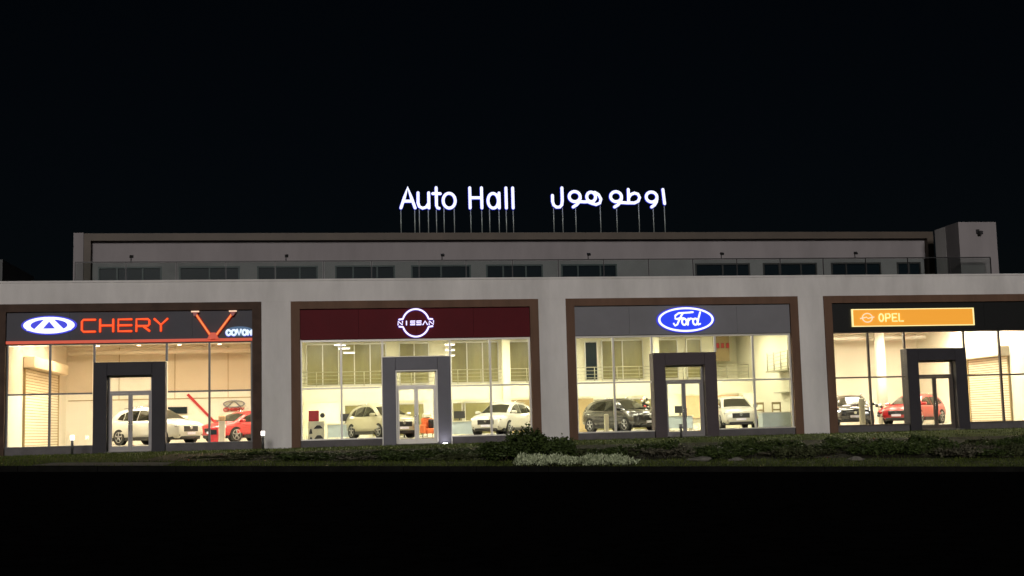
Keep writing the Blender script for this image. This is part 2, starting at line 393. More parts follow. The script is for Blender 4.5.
panels('w', [(9.1, 10.3, 1), (14.7, 15.2, 1)], 11.38, 1.0, 2.05, m_olive)
panels('w', [(10.5, 13.2, 2), (15.35, 16.7, 1), (16.8, 17.4, 1), (22.3, 25.4, 3)], 11.38, .3, 2.05, m_olive)
new('interior_panel', bx(17.75, 19.6, 11.3, 11.4, .3, 2.08), m_tan, bld)
new('interior_panel', bx(21.3, 22.2, 11.3, 11.4, .3, 2.08), m_tan, bld)
new('interior_panel', bx(27.2, 30.2, 11.3, 11.4, .9, 2.1), m_pink, bld)
new('interior_panel', bx(28.62, 29.6, 10.6, 10.7, 3.9, 5.28), m_tan, bld)
def railing(x0, x1, y, z0, h, rails=4, posts=1.2, name='railing'):
    r = bmesh.new()
    n = max(1, round((x1-x0)/posts))
    for i in range(n+1): cyl(r, (x0+(x1-x0)*i/n, y, z0), (x0+(x1-x0)*i/n, y, z0+h), .022, n=6)
    for k in range(rails): cyl(r, (x0, y, z0+h*(k+1)/rails), (x1, y, z0+h*(k+1)/rails), .022 if k == rails-1 else .012, n=6)
    return new(name, r, m_rail, bld)
railing(6.5, 30.1, 9.1, 2.9, .72)
new('column', bx(17.0, 17.4, 8.7, 8.98, .28, 5.29), m_wall_ye, bld)
new('column', bx(24.85, 25.2, 8.7, 8.98, .28, 5.29), m_wall_ye, bld)
# stair landing rails on the right side wall of the hall
sl = bmesh.new(); box(sl, 29.6, 30.29, 2.2, 5.2, 3.0, 3.08); box(sl, 29.9, 30.29, 2.6, 5.0, 1.98, 2.03)
new('stair_landing', sl, m_rail, bld)
r = bmesh.new()
for yy in (2.3, 3.2, 4.1, 5.0):
    cyl(r, (29.65, yy, 3.08), (29.65, yy, 3.95), .03, n=6)
for k in range(5): cyl(r, (29.65, 2.3, 3.2+.18*k), (29.65, 5.0, 3.14+.17*k), .018, n=6)
new('stair_railing', r, m_rail, bld)
# roller shutters
def shutter(x, y0, y1, z1, side):
    s = bmesh.new(); n = 27
    for k in range(n):
        z = .28+(z1-.28)*k/n; h = (z1-.28)/n
        a, b_ = (x, x+.05*side) if side > 0 else (x+.05*side, x)
        box(s, a, b_, y0, y1, z+.0, z+h-.035)
    a, b_ = sorted((x-.005*side, x+.02*side)); box(s, a, b_, y0+.002, y1-.002, .285, z1-.002, 1)
    o = new('roller_shutter', s, [m_shutter, m_tan], bld)
    gd = bmesh.new()
    for yy in (y0-.07, y1+.01): 
        a, b_ = sorted((x, x+.1*side)); box(gd, a, b_, yy, yy+.06, .28, z1)
    new('guide_rail', gd, m_tan, o)
    a, b_ = sorted((x, x+.5*side)); new('shutter_box', bx(a, b_, y0-.15, y1+.15, z1, z1+.5, bev=.03), m_shutter, o)
shutter(-4.99, 3.3, 10.6, 3.78, 1)
shutter(40.99, 2.5, 6.3, 3.5, -1)
# seams on the warm walls and round pilaster in the right bay
se = bmesh.new()
for x in (-2.4, .4, 3.1): box(se, x, x+.03, 12.97, 12.998, 2.6, 5.29)
box(se, -4.9, 5.6, 12.96, 12.998, 2.55, 2.6)
new('wall_seam', se, m_tan, bld)
new('column', cyl(bmesh.new(), (37.4, 9.0, .28), (37.4, 9.0, 5.29), .26, n=20), m_wall_or, bld)
dct = bmesh.new(); cyl(dct, (-4.5, 11.0, 4.9), (5.4, 11.0, 4.9), .12); cyl(dct, (31, 9.9, 4.95), (40.5, 9.9, 4.95), .1)
new('ceiling_duct', dct, m_ceil, bld)

# ------------------------------------------------------------------ upper storey
UY = 5.0
new('upper_wall', bx(-2.3, 38.2, UY+.1, 18, 7.06, 9.6), m_upper, bld)
lw = bmesh.new()
wins = [(-2.18, .67), (1.44, 4.2), (4.98, 7.8), (8.59, 11.42), (12.17, 15.05), (15.77, 18.55), (19.44, 22.22), (26.16, 28.98), (29.65, 32.47), (33.21, 35.86), (36.71, 38.0)]
box(lw, -2.45, 38.28, UY-.0, UY+.098, 8.62, 9.62)
new('upper_band', lw, m_upper, bld)
st = bmesh.new(); prev = -2.45
for a, b_ in wins + [(38.2, 38.2)]:
    if a-prev > .02: box(st, prev, a, UY-.0, UY+.098, 7.06, 8.618)
    if b_ > a: box(st, a, b_, UY, UY+.098, 8.45, 8.618)
    prev = b_
new('upper_strip', st, m_upper_dark, bld)
for i, (a, b_) in enumerate(wins):
    fr = bmesh.new(); z0, z1 = 7.4, 8.44
    box(fr, a, b_, UY-.04, UY+.03, z1-.07, z1); box(fr, a, b_, UY-.04, UY+.03, z0, z0+.06)
    mids = [a+.04, b_-.04] + ([a+(b_-a)*.3, a+(b_-a)*.7] if b_-a > 2 else [(a+b_)/2])
    if i % 3 == 1: mids = [a+.04, b_-.04, (a+b_)/2]
    for x in mids: box(fr, x-.035, x+.035, UY-.038, UY+.028, z0+.06, z1-.07)
    o = new('upper_window', fr, m_teal if i < 7 else m_mull_dark, bld)
    new('pane', bx(a+.01, b_-.01, UY+.04, UY+.05, z0, z1), m_wglass, o)
tb = bmesh.new(); box(tb, -2.77, -2.46, UY-.3, UY+.4, 7.06, 9.96); box(tb, -2.46, 38.3, UY-.3, UY+.4, 9.625, 9.96); box(tb, 38.3, 38.62, UY-.3, UY+.4, 7.06, 9.96)
new('brown_roof_trim', tb, m_brown_top, bld)
new('end_pier', bx(-3.21, -2.772, UY-.35, UY+2.5, 7.06, 9.98), m_upper, bld)
tw = bmesh.new(); box(tw, 38.02, 39.95, 1.0, 2.3, 7.06, 9.84)
new('stair_tower', tw, m_upper, bld)
new('stair_tower_rear', bx(38.016, 39.9, 2.302, 3.35, 7.06, 9.82), m_white, bld)
# balustrade on the terrace edge
n = 20; x0, x1 = -2.34, 39.15
bf = bmesh.new()
for i in range(n+1):
    x = x0+(x1-x0)*i/n; box(bf, x-.018, x+.018, .28, .34, 7.05, 8.02)
box(bf, x0, x1, .27, .35, 8.02, 8.06)
bo = new('balustrade', bf, m_black, bld)
for i in range(n):
    a = x0+(x1-x0)*i/n+.04; b_ = x0+(x1-x0)*(i+1)/n-.04
    new('pane', bx(a, b_, .305, .317, 7.08, 8.0), m_balus, bo)
for k, x in enumerate((-.06, 6.43, 13.2, 19.78, 25.98, 32.42)):
    t = thing('floodlight', ['unlit floodlight on the railing near the left end of the terrace', 'unlit floodlight on the terrace railing above the white pier left of the maroon sign', 'unlit floodlight on the terrace railing under the gap in the white rooftop letters',
              'unlit floodlight on the terrace railing above the pier right of the maroon sign', 'unlit floodlight on the terrace railing above the blue oval sign', 'unlit floodlight on the terrace railing above the amber sign'][k], 'floodlight', (x, .31, 8.062), group='floodlights on the terrace railing')
    b1 = bmesh.new(); cyl(b1, (0, 0, 0), (0, 0, .22), .02, n=8); new('stem', b1, m_black, t)
    hd = bx(-.05, .1, -.12, .02, .18, .27); bmesh.ops.rotate(hd, verts=hd.verts, cent=(0, 0, .22), matrix=Matrix.Rotation(R(25), 3, 'X')); new('lamp_head', hd, m_black, t)
t = thing('wall_lamp', 'small dark lamp high on the roof stair tower', 'wall lamp', (39.0, .99, 9.35))
new('bracket', bx(-.1, .02, -.1, .0, -.05, .12), m_black, t); new('lamp_head', bx(-.06, .12, -.26, -.1, -.14, .03, bev=.02), m_black, t)
# fragment of next building at the left
NX, NZ = 3.47, 9.35
nb = thing('neighbour_building', 'grey flat-topped building just showing beyond the left end', 'building', (-11, 12, 0))
new('wall', bx(-12, NX, -2, 5, 0, NZ), m_far, nb); new('roof', bx(-12.1, NX+.01, -2.01, 5.1, NZ+.002, NZ+.15), m_far, nb)

# ------------------------------------------------------------------ signs
def strokes(name, paths, r, parent, face=m_sig_white, edge=m_sig_blue, d=.05, k=1.3):
    e = bmesh.new()
    for p in paths:
        cl = len(p) > 8 and (Vector(p[0])-Vector(p[-1])).length < 1e-4
        tube(e, p[:-1] if cl else p, r*k, d*.8, closed=cl, n=10)
    bmesh.ops.translate(e, verts=e.verts, vec=(0, d*1.4, 0))
    f = bmesh.new()
    for p in paths:
        cl = len(p) > 8 and (Vector(p[0])-Vector(p[-1])).length < 1e-4
        tube(f, p[:-1] if cl else p, r, d, closed=cl, n=10)
    o = new(name, f, face, parent)
    if edge: new('drawn_halo_rim', e, edge, o)  # wider glowing tube draws the halo behind the stroke
    else: e.free()
    return o
def roof_sign(label, x0, kx, z0, kz, letters, posts, y, rr):
    s = thing('rooftop_sign', label, 'sign', (x0, y, 9.96))
    cvx = lambda v: (v*kx); cvz = lambda v: (z0-9.96-(v-240)*kz)
    for ps in letters:
        strokes('letter', [[(cvx(a), cvz(b_)) for a, b_ in p] for p in ps], rr, s, k=1.28)
    for v, top in posts:
        pb = bmesh.new(); cyl(pb, (cvx(v), .12, .0), (cvx(v), .12, cvz(top)), .026, n=8)
        new('post', pb, m_post, s)
    return s
E_ = lambda cx, cy, rx, ry, a0=0, a1=360, n=26: [(cx+rx*math.cos(R(a0+(a1-a0)*i/n)), cy+ry*math.sin(R(a0+(a1-a0)*i/n))) for i in range(n+1)]
S = 1/7.31
KX = .0486*S; KZ = .0483*S
lat = [
 [[(80, 232), (106, 155), (131, 82), (156, 155), (182, 232)], [(100, 182), (162, 182)]],
 [[(205, 120), (204, 195), (213, 222), (236, 234), (262, 226), (280, 200)], [(282, 120), (282, 232)]],
 [[(337, 82), (337, 215), (345, 232), (356, 234)], [(312, 126), (366, 126)]],
 [E_(430, 178, 44, 55)],
 [[(582, 82), (582, 232)], [(668, 82), (668, 232)], [(582, 156), (668, 156)]],
 [E_(752, 178, 38, 55), [(796, 120), (796, 232)]],
 [[(848, 82), (848, 232)]], [[(898, 82), (898, 232)]]]
roof_sign('white glowing rooftop letters in Latin script reading Auto Hall, on thin posts', 11.22, KX, 11.17, KZ, lat,
          [(80, 238), (180, 238), (213, 238), (278, 238), (337, 238), (392, 225), (467, 225), (587, 238), (668, 238), (725, 225), (795, 238), (848, 238), (900, 238)], UY+.1, .070)
KA = .0502*S
ara = [
 [[(97, 142), (97, 188), (104, 214), (124, 230), (148, 229), (163, 212), (167, 180), (167, 85)]],
 [E_(258, 150, 40, 38), [(298, 160), (290, 190), (270, 212), (245, 228)], [(292, 188), (330, 190), (362, 188)], E_(378, 152, 32, 36), [(405, 118), (432, 134), (449, 168), (440, 198), (412, 210), (385, 202), (352, 188)]],
 [E_(560, 150, 40, 38), [(600, 160), (592, 190), (572, 212), (547, 228)], [(594, 194), (640, 197), (695, 197), (722, 184), (734, 156), (722, 130), (696, 122), (668, 134), (652, 160)], [(652, 95), (652, 196)]],
 [E_(822, 152, 40, 38), [(862, 162), (856, 190), (842, 212), (820, 228)]],
 [[(908, 95), (917, 202)]]]
roof_sign('white glowing rooftop letters in Arabic script on thin posts', 18.48, KA, 11.2, KZ, ara,
          [(105, 222), (170, 228), (265, 222), (445, 205), (565, 222), (728, 190), (835, 228), (918, 205)], UY+.1, .073)

# left bay: winged oval, orange word, chevron
s = thing('wall_sign', 'glowing white oval badge with a winged triangle on the charcoal fascia', 'sign', (-3.29, .0, 5.36))
b1 = bmesh.new(); prism(b1, ell(0, 0, 1.12, .40, n=40)[:-1], -.0, .02); new('halo_plate', b1, m_sig_blue, s)  # glow around the badge built as an emissive plate
ring = bmesh.new()   # oval ring + inner legs
N = 44; 
def band(bm, rx0, rz0, rx1, rz1, y0, y1):
    A = [[bm.verts.new((rx*math.cos(2*math.pi*i/N), y, rz*math.sin(2*math.pi*i/N))) for i in range(N)] for rx, rz, y in ((rx1, rz1, y1), (rx1, rz1, y0), (rx0, rz0, y0), (rx0, rz0, y1))]
    for a in range(3):
        for i in range(N): bm.faces.new((A[a][i], A[a][(i+1) % N], A[a+1][(i+1) % N], A[a+1][i]))
band(ring, .74, .25, 1.02, .345, -.06, -.003)
new('oval_ring', ring, m_sig_white, s)
b1 = bmesh.new()
prism(b1, [(-.16, .27), (.16, .27), (.62, -.2), (.72, -.12), (.9, -.2), (.45, -.26), (.36, -.27), (0, .16), (-.36, -.27), (-.45, -.26), (-.9, -.2), (-.72, -.12), (-.62, -.2)], -.055, -.004)
new('wing_legs', b1, m_sig_white, s)
b1 = bmesh.new(); prism(b1, [(-.46, -.14), (.46, -.14), (.5, -.29), (-.5, -.29)], -.054, -.005); new('lower_bar', b1, m_sig_white, s)
s = thing('wall_sign', 'orange glowing word in squared letters on the charcoal fascia', 'sign', (-1.98, -.02, 5.07))
h = .5; wd = .53; g_ = .735; rr = .045
def sq(i, ps): return [[(i*g_+a*wd, b_*h) for a, b_ in p] for p in ps]
CH = [[[(1, 1), (.12, 1), (0, .85), (0, .15), (.12, 0), (1, 0)]],
      [[(0, 1), (0, 0)], [(1, 1), (1, 0)], [(0, .5), (1, .5)]],
      [[(1, 1), (0, 1), (0, 0), (1, 0)], [(0, .5), (1, .5)]],
      [[(0, 0), (0, 1), (.88, 1), (1, .88), (1, .55), (.88, .42), (0, .42)], [(.5, .42), (1, 0)]],
      [[(0, 1), (.5, .5), (1, 1)], [(.5, .5), (.5, 0)]]]
for i, ps in enumerate(CH): strokes('letter', sq(i, ps), rr, s, m_sig_orange, m_sig_dred, k=1.35)
s = thing('chevron_sign', 'orange lit bars meeting in a downward chevron above the red light strip', 'sign', (3.36, -.1, 4.67))
for p in ([(-.02, .06), (-.72, 1.12)], [(.06, .06), (.84, 1.12)]):
    o = strokes('light_bar', [p], .042, s, m_sig_bar, m_sig_dred, k=1.7)
    cp = bmesh.new(); box(cp, p[1][0]-.16, p[1][0]+.16, -.08, .06, p[1][1]+.04, p[1][1]+.09); new('end_cap', cp, m_sig_pink, o)
    cq = bmesh.new(); prism(cq, [(p[1][0]-.12, p[1][1]+.035), (p[1][0]+.12, p[1][1]+.035), (p[1][0]+.03, p[1][1]-.13), (p[1][0]-.05, p[1][1]-.13)], -.07, .05); new('end_bracket', cq, m_red, o)
cj = bmesh.new(); prism(cj, [(-.22, .02), (.26, .02), (.12, .28), (-.08, .28)], -.08, .06); new('joint', cj, m_red_strip, s)
s = thing('wall_sign', 'small bluish white glowing lettering at the right end of the charcoal fascia', 'sign', (3.92, -.0, 4.83))
BL = [[E_(.09, .12, .085, .11, 30, 330, 12)], [E_(.31, .12, .09, .11)], [[(.45, .24), (.53, .02), (.61, .24)]], [E_(.76, .12, .085, .11)], [[(.9, .02), (.9, .23), (1.0, .1)], [(1.0, .1), (1.03, .23), (1.03, .02)]]]
for ps in BL: strokes('letter', ps, .044, s, m_sig_pale, m_sig_blue, d=.03, k=1.6)
hp = bmesh.new(); prism(hp, ell(.54, .17, .60, .21, n=30)[:-1], .0, .03); new('halo_plate', hp, m_sig_teal, s)  # blurred blue glow behind the lettering built as an emissive plate

# maroon bay: ring with word across
s = thing('wall_sign', 'violet white ring badge with a word across it on the maroon fascia', 'sign', (11.97, -.04, 5.26))
for a0, a1 in ((17, 163), (197, 343)):
    p = ell(0, 0, .58, .60, a0, a1, 22); sgn = 1 if a0 < 90 else -1
    p = [(.72, .155*sgn)] + p + [(-.72, .155*sgn)] if sgn > 0 else [(-.72, .155*sgn)] + p + [(.72, .155*sgn)]
    strokes('ring_arc', [p], .036, s, m_sig_vio, m_sig_ind, k=1.8)
NI = [[[(0, 0), (0, 1), (1, 0), (1, 1)]], [[(.5, 0), (.5, 1)]], [[(1, 1), (0, 1), (0, .5), (1, .5), (1, 0), (0, 0)]], [[(1, 1), (0, 1), (0, .5), (1, .5), (1, 0), (0, 0)]], [[(0, 0), (.5, 1), (1, 0)]], [[(0, 0), (0, 1), (1, 0), (1, 1)]]]
for i, ps in enumerate(NI):
    strokes('letter', [[(-.77+i*.27+a*.19, -.08+b_*.16) for a, b_ in p] for p in ps], .023, s, m_sig_vio, m_sig_ind, d=.03, k=1.7)

# slate bay: blue oval with script
s = thing('wall_sign', 'royal blue glowing oval with white script and white rim on the slate fascia', 'sign', (24.09, -.02, 5.25))
b1 = bmesh.new(); prism(b1, ell(0, 0, 1.36, .60, n=48)[:-1], .01, .05); new('halo_plate', b1, m_sig_blue, s)  # glow around the oval built as an emissive plate
b1 = bmesh.new(); prism(b1, ell(0, 0, 1.20, .48, n=48)[:-1], -.03, .009); new('oval_panel', b1, m_sig_royal, s)
N = 48; b1 = bmesh.new(); band(b1, 1.19, .47, 1.28, .55, -.06, .008); new('oval_rim', b1, m_sig_white, s)
F_ = [[(-.58, -.18), (-.52, -.27), (-.42, -.22), (-.3, .02), (-.2, .2), (-.12, .3), (.1, .31), (.32, .33)], [(-.12, .3), (-.34, .29), (-.5, .18), (-.5, .04), (-.4, .02)], [(-.36, .05), (-.1, .06)]]
O_ = [E_(-.09, -.1, .105, .14)]
R__ = [[(.1, .04), (.07, -.24)], [(.1, -.06), (.2, .05), (.27, .03)]]
D_ = [E_(.42, -.1, .105, .14), [(.66, .32), (.56, 0), (.52, -.16), (.56, -.24), (.64, -.2)]]
for ps in (F_, O_, R__, D_): 
    o = strokes('script_letter', ps, .042, s, m_sig_white, None, d=.03); o.location = (0, -.06, 0)

# right bay: amber panel
s = thing('wall_sign', 'long amber glowing panel with a ring badge and pale letters on the black fascia', 'sign', (34.95, -.02, 5.22))
new('panel', bx(-2.93, 2.93, -.04, .05, -.36, .37, bev=.01), m_sig_yel, s)
rm = bmesh.new(); box(rm, -3.0, 3.0, -.03, .045, .372, .41); box(rm, -3.0, 3.0, -.03, .045, -.40, -.362); box(rm, -3.0, -2.932, -.03, .045, -.36, .37); box(rm, 2.932, 3.0, -.03, .045, -.36, .37)
new('panel_rim', rm, m_sig_ylet, s)
o = strokes('ring_badge', [E_(-2.27, 0, .24, .2), [(-2.6, -.03), (-2.3, .03), (-2.25, -.03), (-1.95, .03)]], .028, s, m_sig_pink, None, d=.02); o.location.y = -.06
OP = [[E_(.5, .5, .5, .5)], [[(0, 0), (0, 1), (.8, 1), (1, .85), (1, .6), (.8, .45), (0, .45)]], [[(1, 1), (0, 1), (0, 0), (1, 0)], [(0, .5), (.8, .5)]], [[(0, 1), (0, 0), (.9, 0)]]]
for i, ps in enumerate(OP):
    o = strokes('letter', [[(-1.70+i*.325+a*.21, -.17+b_*.34) for a, b_ in p] for p in ps], .034, s, m_sig_ylet, None, d=.025); o.location.y = -.06

# ------------------------------------------------------------------ cars
def car(name, label, loc, rz, paint, L=4.4, W=1.84, H=1.62, lit=False, squat=0, group='cars on show behind the glass'):
    """front points to +x; body built as a loft with wheel arches cut out"""
    t = thing(name, label, 'car', loc, rz, group=group)
    hl = L/2; wb = L*.62; fx, rx = wb/2-.02, -wb/2-.06; rw = .365; hw = W/2; k = H/1.62
    S_ = [(-hl, .86, .84, .44, .84), (-hl+.06, 1.04, .88, .36, .92), (-hl+.35, 1.09, .93, .27, .98), (-.9, 1.07, .98, .24, 1), (0, 1.05, 1, .23, 1), (.85, 1.05, .99, .23, 1), (1.15, 1.05, .98, .23, 1),
          (hl-.75, 1.02, .96, .24, .99), (hl-.38, .975, .92, .25, .95), (hl-.14, .91, .86, .28, .87), (hl-.03, .82, .8, .33, .8), (hl, .70, .78, .40, .78)]
    bm = bmesh.new(); rings = []
    for x, zt, wt, zb, ws in S_:
        zt *= k; w_ = hw*ws
        half = [(0, zb), (w_*.8, zb), (w_*.97, zb+.1), (w_, zb+(zt-zb)*.35), (w_*.985, zb+(zt-zb)*.62), (w_*.96, zt-.13), (w_*.9, zt-.03), (w_*.8, zt+.01), (0, zt+.04)]
        full = half + [(-a, z) for a, z in half[-2:0:-1]]
        rings.append([bm.verts.new((x, a, z)) for a, z in full])
    n = len(rings[0])
    for i in range(len(rings)-1):
        for j in range(n): bm.faces.new((rings[i][j], rings[i+1][j], rings[i+1][(j+1) % n], rings[i][(j+1) % n]))
    bm.faces.new(rings[0]); bm.faces.new(rings[-1][::-1])
    bmesh.ops.recalc_face_normals(bm, faces=bm.faces)
    body = new('body', bm, paint, t, smooth=True)
    cb = bmesh.new()
    for x in (fx, rx): cyl(cb, (x, -1.5, rw), (x, 1.5, rw), rw+.05, n=24)
    cut = new('cutter', cb, m_black)
    md = body.modifiers.new('arches', 'BOOLEAN'); md.operation = 'DIFFERENCE'; md.object = cut; md.solver = 'EXACT'
    bpy.context.view_layer.update()
    dg = bpy.context.evaluated_depsgraph_get(); nm = bpy.data.meshes.new_from_object(body.evaluated_get(dg))
    body.modifiers.clear(); body.data = nm
    bpy.data.objects.remove(cut)
    # dark wheel housing and sills
    u = bmesh.new(); box(u, -hl+.25, hl-.3, -hw*.9, hw*.9, .2, .58)
    for sy in (-1, 1): box(u, rx+rw+.07, fx-rw-.07, sy*hw*.995-.02, sy*hw*.995+.02, .2, .36)
    new('underbody', u, m_black, t)
    # cabin shell in body colour, panes laid a hair proud of it
    T = [(-hl+.07, 1.08), (-hl+.2, 1.32), (-hl+.45, 1.50), (-hl+.85, 1.585), (-.45, 1.63), (.0, 1.61), (.38, 1.49), (1.22, 1.05)]
    T = [(x, z*k) for x, z in T]; zb = .97*k; yb = hw*.90; sl = .36
    ys = lambda z: yb-(z-zb)*sl
    def zt_at(x):
        for (xa, za), (xb, zb_) in zip(T, T[1:]):
            if xa <= x <= xb: return za+(zb_-za)*(x-xa)/(xb-xa)
        return T[-1][1]
    gb = bmesh.new(); rings = []
    for x, z in T:
        z2 = max(z-.06, zb+.01); tp = 1-.05*max(0, x-.2)-.05*max(0, -x-1.2)
        q = [(yb*tp, zb), (ys(z2)*tp, z2), ((ys(z)-.10)*tp, z), (ys(z)*.5, z+.022), (0, z+.03)]
        full = q + [(-a_, zz) for a_, zz in q[-2::-1]]
        rings.append([gb.verts.new((x, a_, zz)) for a_, zz in full])
    n = len(rings[0])
    for i in range(len(rings)-1):
        for j in range(n-1): gb.faces.new((rings[i][j], rings[i+1][j], rings[i+1][j+1], rings[i][j+1]))
    gb.faces.new(rings[0]); gb.faces.new(rings[-1][::-1]); bmesh.ops.recalc_face_normals(gb, faces=gb.faces)
    new('cabin', gb, paint, t, smooth=True)
    def pane(name, pts):
        g_ = bmesh.new(); A_ = [g_.verts.new(p_) for p_ in pts]; g_.faces.new(A_)
        r_ = bmesh.ops.solidify(g_, geom=g_.faces[:], thickness=.012); bmesh.ops.recalc_face_normals(g_, faces=g_.faces)
        return new(name, g_, m_cglass, t)
    for sy in (-1, 1):
        def P_(x, z):
            tp = 1-.05*max(0, x-.2)-.05*max(0, -x-1.2)
            return (x, sy*(ys(z)*tp+.014), z)
        pane('side_window', [P_(x, z*k) for x, z in ((1.0, 1.06), (.42, 1.385), (.02, 1.50), (-.30, 1.515), (-.34, 1.05))])
        pane('side_window', [P_(x, z*k) for x, z in ((-.39, 1.05), (-.35, 1.515), (-.95, 1.49), (-1.22, 1.44), (-1.25, 1.07))])
        pane('side_window', [P_(x, z*k) for x, z in ((-1.30, 1.09), (-1.28, 1.425), (-1.55, 1.33), (-1.72, 1.14))])
    def top_pane(name, x0_, x1_, w_):
        g_ = bmesh.new(); V_ = []
        for x in (x0_, (x0_+x1_)/2, x1_):
            z = zt_at(x); yy = (ys(z)-.12)*w_
            V_.append([g_.verts.new((x+(.012 if name == 'windscreen' else -.012), f_*yy, z+.016+(.022 if abs(f_) < .8 else 0)+(.008 if f_ == 0 else 0))) for f_ in (-1, -.5, 0, .5, 1)])
        for i_ in range(2):
            for j_ in range(4): g_.faces.new((V_[i_][j_], V_[i_+1][j_], V_[i_+1][j_+1], V_[i_][j_+1]))
        return new(name, g_, m_cglass, t)
    top_pane('windscreen', .42, 1.16, 1.0); top_pane('rear_window', -hl+.10, -hl+.19, .9)
    for sy in (-1, 1):
        rr_ = bmesh.new(); cyl(rr_, (-1.5, sy*(ys(1.56*k)-.06), 1.60*k), (-.2, sy*(ys(1.56*k)-.06), 1.665*k), .018, n=6); new('roof_rail', rr_, m_chrome, t)
    for x in (fx, rx):
        for sy in (-1, 1):
            wl = bmesh.new(); y0 = sy*(hw-.24); y1 = sy*(hw-.01)
            cyl(wl, (x, y0, rw), (x, y1, rw), rw, n=28); wo = new('wheel', wl, m_tyre, t)
            rm_ = bmesh.new(); yy = sy*(hw-.005)
            N_ = 20; 
            A = [[rm_.verts.new((x+r_*math.cos(2*math.pi*i/N_), yy+sy*o_, rw+r_*math.sin(2*math.pi*i/N_))) for i in range(N_)] for r_, o_ in ((.245, .004), (.215, .004))]
            for i in range(N_): rm_.faces.new((A[0][i], A[0][(i+1) % N_], A[1][(i+1) % N_], A[1][i]))
            for q in range(5):
                a = 2*math.pi*q/5+.3; cyl(rm_, (x, yy, rw), (x+.225*math.cos(a), yy, rw+.225*math.sin(a)), .036, .024, n=6)
            cyl(rm_, (x, yy-sy*.02, rw), (x, yy+sy*.02, rw), .055, n=10)
            new('rim', rm_, m_rim, wo)
    for sy in (-1, 1):
        mb = bx(.78, .98, min(sy*hw*.9, sy*(hw+.16)), max(sy*hw*.9, sy*(hw+.16)), 1.06*k, 1.20*k, bev=.04); new('wing_mirror', mb, paint, t)
        hb = bx(hl-.42, hl-.05, min(sy*hw*.48, sy*hw*.87), max(sy*hw*.48, sy*hw*.87), .745*k, .84*k, bev=.03)
        new('headlight', hb, m_headlit if lit else m_head, t)
        tb_ = bx(-hl-.0, -hl+.14, min(sy*hw*.55, sy*hw*.86), max(sy*hw*.55, sy*hw*.86), .78*k, .92*k, bev=.02); new('tail_light', tb_, m_red, t)
        fb = bx(hl-.16, hl-.01, min(sy*hw*.52, sy*hw*.74), max(sy*hw*.52, sy*hw*.74), .38, .5, bev=.02); new('fog_light', fb, m_black, t)
    new('grille', bx(hl-.1, hl+.012, -hw*.50, hw*.50, .50*k, .80*k, bev=.05), m_black, t)
    new('bumper_intake', bx(hl-.14, hl+.0, -hw*.62, hw*.62, .24, .36, bev=.02), m_black, t)
    new('badge', cyl(bmesh.new(), (hl, 0, .70*k), (hl+.03, 0, .70*k), .07), m_chrome, t)
    new('number_plate', bx(hl+.013, hl+.03, -.24, .24, .42, .53), m_plate, t)
    return t
FZ = .281
car('suv', 'white SUV seen from its front right corner behind the left bay entrance', (.42, 5.2, FZ), R(-41), m_pw, L=4.5, H=1.68)
car('hatchback_car', 'red car facing out at the right end of the left bay', (4.2, 7.4, FZ), R(-135), m_pr, L=4.0, H=1.46)
car('suv', 'champagne SUV left of the entrance in the maroon signed bay', (10.75, 6.2, FZ), R(-65), m_pc, L=4.4, H=1.62)
car('suv', 'cream white SUV angled to the left at the right side of the maroon signed bay', (16.75, 7.2, FZ), R(-121), m_pw, L=4.4, H=1.6)
car('suv', 'dark grey SUV with a lit headlamp in the slate signed bay', (22.4, 5.8, FZ), R(-66), m_pk, L=4.4, H=1.62)
car('suv', 'white SUV facing straight out right of the slate bay entrance', (28.4, 6.8, FZ), R(-99), m_pw, L=4.4, H=1.62)
car('hatchback_car', 'black car with lit headlamps at the left end of the amber signed bay', (33.85, 5.0, FZ), R(-108), m_pb, L=4.2, H=1.5, lit=True)
car('hatchback_car', 'red car partly behind the dark entrance portal of the amber signed bay', (37.45, 5.6, FZ), R(-140), m_pr, L=4.1, H=1.48)

# ------------------------------------------------------------------ things inside the bays
t = thing('wall_badge', 'grey oval badge over a red word on the back wall of the left bay', 'sign', (3.42, 12.9, 2.24))
N = 30; b1 = bmesh.new(); band(b1, .48, .14, .57, .2, -.03, .03); new('oval_ring', b1, m_frame_grey, t)
tb2 = bmesh.new(); tube(tb2, [(-.35, -.15), (0, .16), (.35, -.15)], .04, n=6); new('wing_legs', tb2, m_frame_grey, t)
for i, ps in enumerate(CH):
    f = bmesh.new()
    for p in ps: tube(f, [(-.52+i*.22+a*.16, -.36+b_*.14) for a, b_ in p], .03, n=6)
    new('letter', f, m_red, t)
t = tag(new('wall_stripe', prism(bmesh.new(), [(0, 1.5), (.12, 1.58), (1.53, .05), (1.42, 0)], 12.9, 12.95), m_red), 'diagonal red stripe on the back wall of the left bay', 'wall stripe'); t.location = (1.0, 0, 1.25)
t = thing('television', 'dark wide screen hung on the back wall above the white SUV', 'television', (.56, 12.9, 1.97))
new('screen', bx(-.45, .45, -.04, .0, -.14, .14), m_wglass, t); new('bezel', bx(-.49, .49, .001, .06, -.18, .18), m_black, t)
t = thing('display_stand', 'red display stand with a dark screen between the white SUV and red car', 'display stand', (3.12, 3.6, FZ))
new('stand_body', bx(-.19, .19, -.15, .15, 0, .70, bev=.02), m_red, t); new('screen', bx(-.14, .14, -.17, -.152, .38, .6), m_wglass, t)
t = thing('totem', 'pale pink slim totem beside the red display stand', 'totem', (3.55, 2.6, FZ))
new('totem_body', bx(-.14, .14, -.08, .08, .0, .98, bev=.02), m_wall_or, t); new('totem_head', bx(-.15, .15, -.1, .1, .982, 1.22, bev=.04), m_pink, t)
